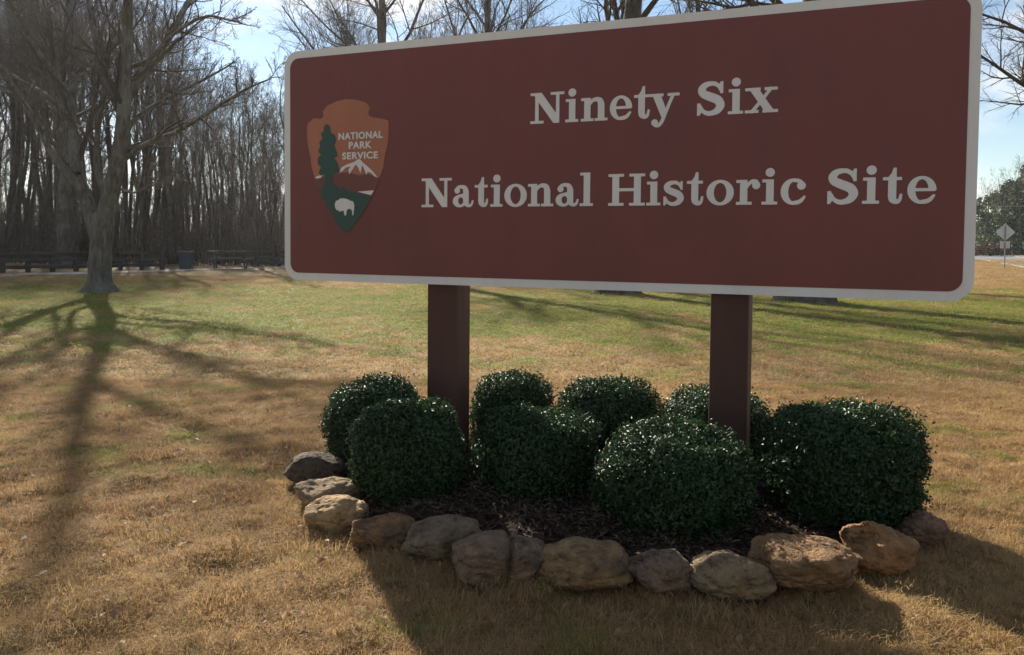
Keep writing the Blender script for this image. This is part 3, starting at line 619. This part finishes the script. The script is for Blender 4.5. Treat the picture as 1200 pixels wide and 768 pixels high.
def glyph(ch):
    W = dict(N=1.164, i=.442, n=.883, e=.70, t=.505, y=.953, S=.848, x=.94, a=.79, o=.807, l=.444, H=1.175, s=.65, r=.69, c=.70)[ch]; g = Glyph(W)
    if ch == 'H':
        for x in (.13, .825): g.box(x, 0, x+.22, 1)
        for x in (0, .675): g.box(x, 0, x+.5, SF).box(x, 1-SF, x+.5, 1)
        g.box(.3, .455, .9, .55)
    elif ch == 'N':
        g.box(.165, 0, .285, .95).box(0, 0, .46, SF).box(0, 1-SF, .3, 1).box(.885, .05, 1.0, 1).box(.70, 1-SF, 1.164, 1).poly([(.09, 1), (.385, 1), (1.0, .16), (1.0, 0), (.80, 0), (.165, .86)])
    elif ch == 'i': g.box(.125, 0, .34, XH).box(0, 0, .442, SF).box(.015, XH-SF, .3, XH).dot(.232, .945, .132)
    elif ch == 'l': g.box(.13, 0, .345, 1.07).box(0, 0, .444, SF).box(.01, 1.07-SF, .3, 1.07)
    elif ch == 'n': g.box(.11, 0, .32, XH).box(0, 0, .425, SF).box(0, XH-SF, .3, XH).box(.565, 0, .78, .5).box(.465, 0, .883, SF).stroke([(.29, .53, .04), (.38, .645, .055), (.52, .688, .066), (.635, .63, .095), (.672, .5, .107)])
    elif ch == 'r': g.box(.11, 0, .325, XH).box(0, 0, .455, SF).box(0, XH-SF, .3, XH).stroke([(.29, .50, .035), (.37, .625, .05), (.47, .695, .055), (.56, .69, .058), (.60, .64, .06)]).dot(.572, .575, .118)
    elif ch == 'o': g.ring((.4035, .37, .4035, .387), (.4035, .37, .188, .292))
    elif ch in 'ce':
        g.ring((.36, .37, .36, .387), (.375 if ch == 'c' else .362, .37, .165, .295))
        g.sub(g.dbox(.41, .0, .9, .36 if ch == 'e' else .74)); g.stroke([(.36, .042, .055), (.47, .055, .062), (.57, .11, .055), (.655, .215, .038)])
        if ch == 'c': g.stroke([(.38, .70, .055), (.48, .69, .055), (.57, .64, .055), (.61, .57, .05)]).dot(.572, .545, .122)
        else: g.box(.15, .335, .695, .42)
    elif ch == 't': g.box(.135, .2, .345, XH).poly([(.135, .7), (.345, .7), (.345, 1.0), (.265, 1.0), (.225, .86), (.135, .735)]).box(0, XH-SF, .48, XH).stroke([(.24, .22, .105), (.25, .13, .10), (.30, .07, .077), (.38, .058, .062), (.44, .12, .044), (.463, .24, .038)])
    elif ch == 'y': g.poly([(.10, XH), (.36, XH), (.575, .17), (.49, -.03), (.40, .02)]).stroke([(.755, .68, .05), (.63, .40, .05), (.505, .08, .052), (.42, -.12, .055), (.33, -.225, .055), (.23, -.235, .055), (.155, -.17, .05)]).dot(.195, -.145, .105).box(0, XH-SF, .46, XH).box(.585, XH-SF, .953, XH)
    elif ch == 'x': g.poly([(.09, XH), (.36, XH), (.86, 0), (.59, 0)]).stroke([(.73, .70, .05), (.5, .40, .05), (.20, .04, .05)]).box(0, XH-SF, .44, XH).box(.55, XH-SF, .92, XH).box(0, 0, .39, SF).box(.5, 0, .94, SF)
    elif ch in 'Ss':
        kx, ky = (1, 1) if ch == 'S' else (.65/.848, .74); kr = 1 if ch == 'S' else .82
        st = [(.715, .72, .035), (.66, .85, .055), (.54, .935, .066), (.40, .945, .07), (.25, .90, .09), (.155, .775, .115), (.21, .645, .12), (.42, .545, .13), (.63, .445, .13), (.71, .285, .125), (.62, .13, .10), (.46, .06, .075), (.32, .06, .068), (.19, .14, .055), (.125, .28, .036)]
        g.stroke([(x*kx, y*ky, r*kr) for x, y, r in st]); g.poly([(.70*kx, .64*ky), (.785*kx, .64*ky), (.785*kx, 1.0*ky), (.715*kx, 1.0*ky), (.66*kx, .9*ky)]).poly([(.02*kx, 0), (.09*kx, 0), (.16*kx, .11*ky), (.12*kx, .37*ky), (.02*kx, .37*ky)])
    elif ch == 'a':
        g.box(.395, .14, .60, .52).stroke([(.13, .60, .05), (.22, .675, .055), (.34, .69, .06), (.45, .645, .08), (.497, .52, .103)]).dot(.165, .56, .105)
        g.ring((.255, .20, .255, .215), (.30, .205, .10, .125)); g.stroke([(.22, .375, .04), (.34, .41, .036), (.45, .43, .04)]); g.stroke([(.498, .2, .10), (.51, .11, .085), (.575, .052, .062), (.66, .05, .05), (.72, .1, .04), (.75, .2, .034)])
    return g.loops(), W
GL_ = {}
CAP = .171
rows = [(.922, [('N', 1.694), ('i', 1.900), ('n', 1.990), ('e', 2.153), ('t', 2.286), ('y', 2.365), ('S', 2.616), ('i', 2.775), ('x', 2.859)]),
        (.4595, [('N', 1.003), ('a', 1.211), ('t', 1.352), ('i', 1.452), ('o', 1.539), ('n', 1.684), ('a', 1.849), ('l', 1.989), ('H', 2.151), ('i', 2.360), ('s', 2.449), ('t', 2.574), ('o', 2.675), ('r', 2.824), ('i', 2.949), ('c', 3.040), ('S', 3.255), ('i', 3.415), ('t', 3.505), ('e', 3.611)])]
for base, items in rows:
    for ch, u0 in items:
        if ch not in GL_: GL_[ch] = glyph(ch)
        slab('letter', [[(u0+x*CAP, base+y*CAP) for x, y in lp] for lp in GL_[ch][0]], M_WHITE, -.0055, .003, sign)
# emblem, drawn in a 120 x 175 unit field
def ez(zx, zy): return (.178+(zx-45)*(.594/418), 1.13-(zy-52)*(.82/681)-.000065*(zx-250))
emb = [(130, 112), (150, 85), (200, 62), (250, 51), (300, 54), (350, 68), (373, 95), (363, 120), (366, 135), (388, 146), (430, 150), (463, 160), (466, 210), (460, 280), (446, 340), (440, 395), (420, 450), (404, 500), (385, 545), (350, 610), (310, 670), (272, 725), (243, 735), (210, 702), (170, 632), (130, 560), (102, 502), (85, 455), (70, 400), (64, 352), (50, 290), (45, 220), (48, 176), (82, 147), (118, 152), (134, 138)]
em = slab('emblem', [[ez(*p) for p in emb]], M_ORANGE, -.0055, .003, sign)
def lay(name, pts, mat, lv): return slab(name, [[ez(*p) for p in pts]], mat, -.0055-.0012*lv, .0018, em)
lay('mountain_band', [(86, 457), (104, 447), (150, 452), (218, 432), (260, 425), (318, 440), (360, 430), (419, 450), (404, 500), (385, 545), (372, 570), (250, 540), (110, 518)], M_BAND, 1)
lay('forest_field', [(104, 505), (120, 520), (150, 500), (165, 480), (180, 505), (200, 490), (215, 512), (240, 500), (258, 520), (310, 528), (380, 548), (350, 610), (310, 670), (272, 725), (243, 735), (210, 702), (170, 632), (130, 560)], M_GREEN, 2)
lay('conifer', [(150, 178), (166, 188), (172, 225), (192, 232), (200, 262), (190, 290), (203, 320), (208, 345), (188, 352), (205, 375), (213, 400), (220, 425), (196, 436), (182, 440), (178, 470), (190, 510), (132, 512), (142, 470), (140, 440), (118, 445), (108, 428), (122, 405), (104, 385), (106, 352), (122, 340), (106, 318), (118, 292), (112, 272), (130, 255), (120, 228), (136, 215), (138, 190)], M_GREEN, 3)
lay('snow_cap', [(218, 428), (228, 402), (258, 385), (290, 374), (320, 355), (340, 375), (370, 400), (395, 425), (413, 448), (398, 444), (380, 425), (362, 420), (356, 436), (345, 405), (335, 385), (330, 408), (326, 428), (316, 400), (302, 384), (285, 412), (268, 436), (266, 412), (276, 394), (250, 402), (236, 418)], M_WHITE, 3)
lay('snow_patch', [(86, 460), (104, 448), (125, 445), (124, 456), (104, 462)], M_WHITE, 2)
lay('lake', [(312, 523), (394, 513), (380, 538), (350, 532)], M_WHITE, 3)
lay('bison', [(194, 594), (200, 576), (214, 570), (222, 562), (240, 560), (258, 563), (272, 570), (288, 574), (295, 592), (294, 612), (290, 645), (284, 646), (284, 622), (272, 612), (258, 618), (252, 648), (245, 648), (240, 622), (226, 628), (218, 630), (212, 622), (205, 624), (197, 612)], M_WHITE, 3)
fnt = None
for word, cx_, cy_ in (('NATIONAL', 324, 234), ('PARK', 322, 283), ('SERVICE', 323, 336)):
    cu = bpy.data.curves.new('lettering', 'FONT'); cu.body = word; cu.size = .062; cu.align_x = 'CENTER'; cu.extrude = .0008; cu.offset = .0020; cu.space_character = 1.10
    tmp = bpy.data.objects.new('t', cu); COL.objects.link(tmp); dg = bpy.context.evaluated_depsgraph_get(); me = bpy.data.meshes.new_from_object(tmp.evaluated_get(dg)); bpy.data.objects.remove(tmp)
    xs_ = [v.co.x for v in me.vertices]; ys_ = [v.co.y for v in me.vertices]; tw = {'NATIONAL': .318, 'PARK': .165, 'SERVICE': .258}[word]; kx = tw/(max(xs_)-min(xs_)); ky = .044/(max(ys_)-min(ys_)); u_, v_ = ez(cx_, cy_)
    me.transform(Matrix.Translation((u_, -.0085, Z0+v_-.022)) @ Matrix.Rotation(R(90), 4, 'X') @ Matrix.Diagonal((kx, ky, 1, 1))); me.materials.clear()
    obj('lettering', me, M_WHITE, em)

# ------------------------------------------------------------------ clipped evergreen shrubs in the bed
def shrub(seed, c, rx, ry, h, label, nleaf):
    rng = np.random.default_rng(seed); e = empty('evergreen_shrub', (c[0], c[1], float(gz(c[0], c[1]))+.05)); tag(e, label, 'shrub', 'clipped evergreen shrubs in the mulch bed')
    off = rng.uniform(0, 20, 3)
    def surf(D):
        p = 2.8; k = (np.hypot(D[:, 0], D[:, 1])**p+np.abs(D[:, 2])**p)**(-1/p); S = D*k[:, None]
        low = D[:, 2] < 0; hr = np.hypot(D[:, 0], D[:, 1])+1e-9; zl = np.clip(D[:, 2]*1.25, -1, 0)      # skirt: nearly straight sides down to the mulch
        rr = 1-.10*zl**2; S[low, 0] = (D[:, 0]/hr*rr)[low]; S[low, 1] = (D[:, 1]/hr*rr)[low]; S[low, 2] = zl[low]
        w = np.array([1+.15*mnoise.noise(Vector(d*1.6+off))+.06*mnoise.noise(Vector(d*4.5+off))+.055*mnoise.noise(Vector(d*9+off)) for d in D]); S = S*w[:, None]
        zc = h*.42; z = np.where(S[:, 2] > 0, zc+S[:, 2]*(h-zc), zc+S[:, 2]*(zc-.015))
        return np.column_stack([S[:, 0]*rx, S[:, 1]*ry, z])*fit
    fit = np.ones(3); g = bmesh.new(); bmesh.ops.create_icosphere(g, subdivisions=3, radius=1); Dn = np.array([v.co[:] for v in g.verts]); ext = surf(Dn); sx_ = ext[:, 0]
    fit = np.array([2*rx/(sx_.max()-sx_.min()), 2*ry/(np.ptp(ext[:, 1])), h/ext[:, 2].max()])
    D = rng.normal(0, 1, (nleaf, 3)); D /= np.linalg.norm(D, axis=1, keepdims=True); D[:, 2] = np.where(rng.uniform(0, 1, nleaf) < .25, np.abs(D[:, 2]), D[:, 2])
    S = surf(D); ctr = np.array([0, 0, h*.45]); dep = 1-np.abs(rng.normal(0, .085, nleaf)); sp = rng.uniform(0, 1, nleaf) < .10; dep[sp] = 1+np.abs(rng.normal(0, .045, sp.sum()))
    C = ctr+(S-ctr)*dep[:, None]; C += rng.normal(0, .006, C.shape); C[:, 2] = np.maximum(C[:, 2], .02)
    V, F = quads_cloud(rng, C, rng.uniform(.010, .029, nleaf), .5, D*[1, 1, 1.0], .8, .5)
    f = obj('foliage', mesh_np('foliage', V, F), M_HOLLY, e); f['kind'] = 'stuff'
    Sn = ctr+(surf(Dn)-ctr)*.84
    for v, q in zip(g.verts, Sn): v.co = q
    bm_obj('light_block_core', g, M_INNER, e, True)  # dark core added to block light through the leaves, shade in its colour
    st = np.zeros((7, 3, 3)); st[:, 1, :2] = rng.normal(0, .05, (7, 2)); st[:, 1, 2] = h*.3; st[:, 2, :2] = rng.normal(0, rx*.4, (7, 2)); st[:, 2, 2] = h*.7; st[:, 0, 2] = -.06; st[:, 0, :2] = rng.normal(0, .03, (7, 2))
    obj('stem', mesh_np('stem', *tubes(st, np.tile([[.014, .01, .005]], (7, 1)), 5)), M_TWIG, e)
    ns = 90; Dt = rng.normal(0, 1, (ns, 3)); Dt[:, 2] = np.abs(Dt[:, 2])+.2; Dt /= np.linalg.norm(Dt, axis=1, keepdims=True); S2 = surf(Dt); T = np.stack([ctr+(S2-ctr)*.9, ctr+(S2-ctr)*1.0, ctr+(S2-ctr)*1.06+rng.normal(0, .01, (ns, 3))], 1)
    obj('sprig', mesh_np('sprig', *tubes(T, np.tile([[.002, .0017, .001]], (ns, 1)), 3)), M_HOLLY, e)['kind'] = 'stuff'
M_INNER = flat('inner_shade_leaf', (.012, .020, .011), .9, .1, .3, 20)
SHR = [  # left px, right px, top px y, distance, height, label
    (380, 500, 440, 4.72, .62, 'clipped evergreen shrub farthest left, behind the shrub by the left rocks', 9000),
    (411, 549, 465, 4.08, .60, 'front-left clipped evergreen shrub beside the left rocks', 11000),
    (549, 651, 430, 5.05, .58, 'clipped evergreen shrub close behind the left post, to its right', 7000),
    (654, 774, 443, 4.78, .58, 'clipped evergreen shrub in the back row midway between the posts', 7500),
    (763, 908, 450, 4.55, .58, 'clipped evergreen shrub directly behind the right post', 8000),
    (554, 704, 474, 4.10, .58, 'middle front clipped evergreen shrub between the two posts', 11000),
    (699, 888, 489, 3.72, .60, 'rounded clipped evergreen shrub in front, left of the right post', 14000),
    (892, 1083, 474, 3.82, .66, 'largest clipped evergreen shrub, farthest right, behind the right rocks', 15000)]
for i, (x0, x1, yt, d, h, lab, nlf) in enumerate(SHR):
    nlf = int(nlf*1.9)
    c = at((x0+x1)/2, 500, d); hw = (x1-x0)/2/FPX*d*.985
    top = at((x0+x1)/2, yt, d+.06)[2]
    shrub(200+i, c, hw, hw*.95, top-.06, lab, nlf)

# ------------------------------------------------------------------ rocks round the bed
def rock_mat(name, c1, c2, c3, moss=0.0):
    t = NT(name, 0.9, 0.25); p = t.co(); n = t.noise(p, 7, 6, .62); n2 = t.noise(t.map(p, (1, 1, 3.2)), 9, 5, .6); n3 = t.noise(p, 55, 4, .65); n4 = t.noise(p, 3.4, 4)
    c = t.ramp(n, [(.30, c1), (.5, c2), (.70, c3)]); c = t.mix(t.rng(n2, .50, .64, 0, .85), c, tuple(v*.42 for v in c1)); c = t.mix(t.rng(n4, .52, .66, 0, .5), c, (c3[0]*.95, c3[1]*.75, c3[2]*.5)); c = t.mix(t.rng(n3, .58, .78, 0, .35), c, tuple(v*1.25 for v in c3))
    if moss: c = t.mix(t.rng(t.noise(p, 5.5, 5, .7), .56-.2*moss, .74-.2*moss, 0, .8), c, (.050, .041, .031))
    t.color(c); hgt = t.math('ADD', t.math('MULTIPLY', n, .6), t.math('MULTIPLY', n3, .35)); t.bump(hgt, 1.0, .045); return t.m
RK = [  # px x-range, px y-range, seed, colours, moss, label
    ((331, 398), (529, 577), (.15, .115, .085), .9, 'dark mossy rock at the far left end of the rock edging'),
    ((343, 416), (561, 605), (.30, .235, .170), .25, 'wrinkled pale rock, second from the left end of the edging'),
    ((353, 422), (584, 631), (.37, .275, .165), .15, 'pale buff rounded rock lit by the sun, third from the left'),
    ((409, 486), (604, 651), (.27, .165, .085), .7, 'orange-brown rock with a dark mossy top, fourth from the left'),
    ((469, 558), (611, 664), (.21, .170, .125), .5, 'grey-brown flat sloping rock, fifth from the left'),
    ((533, 638), (626, 695), (.22, .165, .125), .45, 'long cracked brown rock in front of the middle shrub'),
    ((631, 741), (639, 702), (.29, .205, .115), .45, 'yellowish rock with dark patches, seventh from the left'),
    ((738, 814), (644, 705), (.20, .150, .120), .25, 'plain brown wedge rock, eighth from the left'),
    ((816, 914), (650, 713), (.25, .200, .135), .15, 'smooth olive-tan rock lowest in the edging'),
    ((899, 1014), (633, 708), (.26, .170, .095), .2, 'large golden-brown boulder, third from the right end'),
    ((1005, 1085), (611, 683), (.29, .175, .095), .1, 'blocky tan rock with a pale notched top, second from the right'),
    ((1064, 1113), (596, 647), (.21, .135, .110), .15, 'small reddish rock at the right end of the edging')]
for i, ((x0, x1), (y0, y1), cl, moss, lab) in enumerate(RK):
    rng = np.random.default_rng(500+i); b = gnd((x0+x1)/2, y1-2); d = b[1]; w = (x1-x0)/FPX*d*1.17; hgt = (y1-y0)/FPX*d*.93; dep = w*.78 if w > hgt else w*.95
    # the visible height includes part of the top face
    hgt *= .90; dep = min(dep, .34)
    g = bmesh.new(); bmesh.ops.create_icosphere(g, subdivisions=5, radius=1.0); Pn = np.array([v.co[:] for v in g.verts]); off = rng.uniform(0, 30, 3)
    for k in range(12):                                  # cleavage planes
        nv = rng.normal(0, 1, 3); nv /= np.linalg.norm(nv); dd = rng.uniform(.70, .94); s = Pn@nv-dd; m = s > 0; Pn[m] -= np.outer(s[m]*.80, nv)
    for q in range(len(Pn)):
        v = Vector(Pn[q]); u1 = mnoise.noise(v*1.5+Vector(off)); u2 = mnoise.noise(v*3.6+Vector(off)); u3 = mnoise.noise(Vector((v.x, v.y, v.z*2.8))*5+Vector(off)); rdg = abs(mnoise.noise(v*2.3-Vector(off)))
        u4 = mnoise.noise(v*11+Vector(off)); u5 = mnoise.noise(v*24+Vector(off)); Pn[q] *= 1+.13*u1+.07*u2+.04*u3+.011*u4+.004*u5-(.13*max(0, .06-rdg)/.06)
    lo, hi = Pn.min(0), Pn.max(0); Pn = (Pn-(lo+hi)/2)/((hi-lo)/2); 
    if i == 5:                                           # a deep cleft across the long rock
        cx_ = Pn[:, 0]-.12-.12*Pn[:, 2]; Pn[:, 2] -= .30*np.exp(-(cx_/.055)**2); Pn[:, 1] += .22*np.exp(-(cx_/.055)**2)*(Pn[:, 1] < 0)
    if i == 10:
        m = (Pn[:, 0] < -.25) & (Pn[:, 2] > .05); Pn[m, 1] += .30*(Pn[m, 1] < 0)
    Pn = Pn*[w/2, dep/2, hgt/2*1.12]
    for v, q in zip(g.verts, Pn): v.co = q
    cl = tuple(v*.86*q_ for v, q_ in zip(cl, (1.05, .91, .75))); c3 = tuple(min(.6, v*1.35) for v in cl); c1 = tuple(v*.62 for v in cl)
    o = bm_obj('edging_rock', g, rock_mat('sandstone', c1, cl, c3, moss), None, True); o.location = (b[0], b[1]+dep*.42, hgt*.42); o.rotation_euler = (rng.normal(0, .04), rng.normal(0, .05), math.atan2(-(b[0]-.4), 6)*.4)
    tag(o, lab, 'rock', 'rocks edging the mulch bed')

# ------------------------------------------------------------------ mulch chips
rng = np.random.default_rng(8); q = rng.uniform([-1.3, 2.8], [2.2, 5.6], (26000, 2)); q = q[in_bed(q[:, 0], q[:, 1])]; n = len(q)
s = np.hypot(q[:, 0]-cb[0], q[:, 1]-cb[1])/1.6
def bed_height(qx, qy):
    a = np.arctan2(qy-cb[1], qx-cb[0]); ea = np.arctan2(edge[:, 1]-cb[1], edge[:, 0]-cb[0]); er = np.hypot(edge[:, 0]-cb[0], edge[:, 1]-cb[1]); o_ = np.argsort(ea)
    rr = np.interp(a, ea[o_], er[o_], period=2*np.pi); return bed_z(qx, qy, np.clip(np.hypot(qx-cb[0], qy-cb[1])/rr, 0, 1))
C = np.column_stack([q, bed_height(q[:, 0], q[:, 1])+rng.uniform(0, .022, n)])
V, F = quads_cloud(rng, C, rng.uniform(.02, .075, n), .35, np.tile([0, 0, 1.0], (n, 1)), .45, .22)
t = NT('mulch_chip', 0.9, 0.15); nn = t.noise(t.pos(), 60, 2); t.color(t.ramp(nn, [(.3, (.028, .018, .014)), (.55, (.075, .047, .033)), (.72, (.20, .14, .095))])); M_CHIP = t.m
o = obj('mulch_chips', mesh_np('mulch_chips', V, F), M_CHIP); tag(o, 'dark shredded bark mulch under the shrubs', 'mulch', kind='stuff')

# ------------------------------------------------------------------ grass
gcol = bpy.data.collections.new('grass_sources')
def clump(seed, nbl, rad, hmin, hmax, wid, lean):
    rng = np.random.default_rng(seed); c = rng.normal(0, rad, (nbl, 2)); az = rng.uniform(0, 6.28, nbl); h = rng.uniform(hmin, hmax, nbl); ln = rng.uniform(.25, lean, nbl)
    dv = np.column_stack([np.cos(az), np.sin(az)]); sd_ = np.column_stack([-dv[:, 1], dv[:, 0]])*wid*.5; Vv = []
    for tt, ww in ((0, 1), (.5, .8), (1, .08)):
        p = c+dv*(h*ln*tt**1.6)[:, None]; z = h*tt*(1-.28*tt*ln)
        Vv.append(np.column_stack([p-sd_*ww, z-.004])); Vv.append(np.column_stack([p+sd_*ww, z-.004]))
    Vv = np.stack(Vv, 1).reshape(-1, 3); a = np.arange(nbl)*6; F = np.concatenate([np.stack([a, a+1, a+3, a+2], 1), np.stack([a+2, a+3, a+5, a+4], 1)])
    return mesh_np('grass_tuft', Vv, F)
for k in range(6):
    me = clump(700+k, 92, .034, .008, .029, .0017, 2.3); me.materials.append(M_GRASS); gcol.objects.link(bpy.data.objects.new('grass_tuft', me))
gcol2 = bpy.data.collections.new('grass_sources_far')
for k in range(5):
    me = clump(720+k, 50, .085, .012, .038, .006, 2.2); me.materials.append(M_GRASS); gcol2.objects.link(bpy.data.objects.new('grass_tuft', me))
def patch(name, x0f, x1f, y0, y1, step, col, dens, seed, smin, smax, tilt, hole=True, label='', ymod=None):
    ny = int((y1-y0)/step)+1; yy = np.linspace(y0, y1, ny); nx = int((x1f-x0f)/step)+1; xx = np.linspace(x0f, x1f, nx)
    X_, Y_ = np.meshgrid(xx, yy, indexing='ij'); Vv = np.stack([X_, Y_, gz(X_, Y_)], -1).reshape(-1, 3)
    i, j = np.meshgrid(np.arange(nx-1), np.arange(ny-1), indexing='ij'); a = (i*ny+j).ravel(); F = np.stack([a, a+ny, a+ny+1, a+1], -1)
    ctr = Vv[F].mean(1); keep = np.abs(ctr[:, 0]) < ctr[:, 1]*.72+1.0
    if hole: keep &= ~in_bed(ctr[:, 0], ctr[:, 1])
    # keep off path and tree feet
    F = F[keep]; me = mesh_np(name, Vv, F)
    at_ = me.attributes.new('dens', 'FLOAT', 'POINT')
    sn = np.array([.5+.5*mnoise.noise(Vector((v[0]*1.9, v[1]*1.9, 3.0)))+.35*mnoise.noise(Vector((v[0]*6, v[1]*6, 1.0))) for v in Vv]); dn = np.clip(.45+1.0*sn, .15, 1.5)
    if name == 'lawn_tufts':                                     # longer grass where the mower misses, along the stones
        rk = np.array([gnd(*p_)[:2] for p_ in ROCKPX]); dn = dn+7*np.exp(-(np.min(np.hypot(Vv[:, None, 0]-rk[None, :, 0], Vv[:, None, 1]-rk[None, :, 1]+.03), 1)/.15)**2)
    at_.data.foreach_set('value', dn.astype(np.float32))
    o = obj(name, me, M_LAWN); gn_scatter(o, col, dens, seed, smin, smax, tilt, 'dens'); tag(o, label, 'grass', kind='stuff'); return o
patch('lawn_grass', -8, 8, 2.0, 7.5, .08, gcol, 620, 5, .65, 1.45, .35, True, 'short straw-coloured lawn grass round the rock-edged bed')
patch('lawn_grass', -22, 22, 7.5, 27, .35, gcol2, 75, 6, .7, 1.3, .25, False, 'straw and green lawn grass stretching from the bed to the path')

patch('far_grass', -5, 48, 27, 62, 1.0, gcol2, 14, 16, 1.2, 2.4, .25, False, 'thin far lawn between the path and the road')
gcol3 = bpy.data.collections.new('tuft_sources')
for k in range(5):
    me = clump(740+k, 200, .055, .015, .050, .0018, 1.7); me.materials.append(M_GRASS); gcol3.objects.link(bpy.data.objects.new('grass_tuft', me))
patch('lawn_tufts', -5, 5, 2.0, 6.0, .08, gcol3, 16, 9, .7, 1.5, .3, True, 'taller matted tufts standing out of the near lawn')

# fallen leaves on the lawn
n = 3200; yy = rng.uniform(2.4, 22, n)**1.0; xx = rng.uniform(-.75, .75, n)*yy; k = ~in_bed(xx, yy); xx, yy = xx[k], yy[k]; n = len(xx)
C = np.column_stack([xx, yy, gz(xx, yy)+rng.uniform(.015, .035, n)]); V, F = quads_cloud(rng, C, rng.uniform(.018, .05, n), .5, np.tile([0, 0, 1.0], (n, 1)), .5, .6)
o = obj('fallen_leaves', mesh_np('fallen_leaves', V, F), M_DRYLEAF); tag(o, 'dry brown leaves scattered on the lawn', 'leaves', kind='stuff')
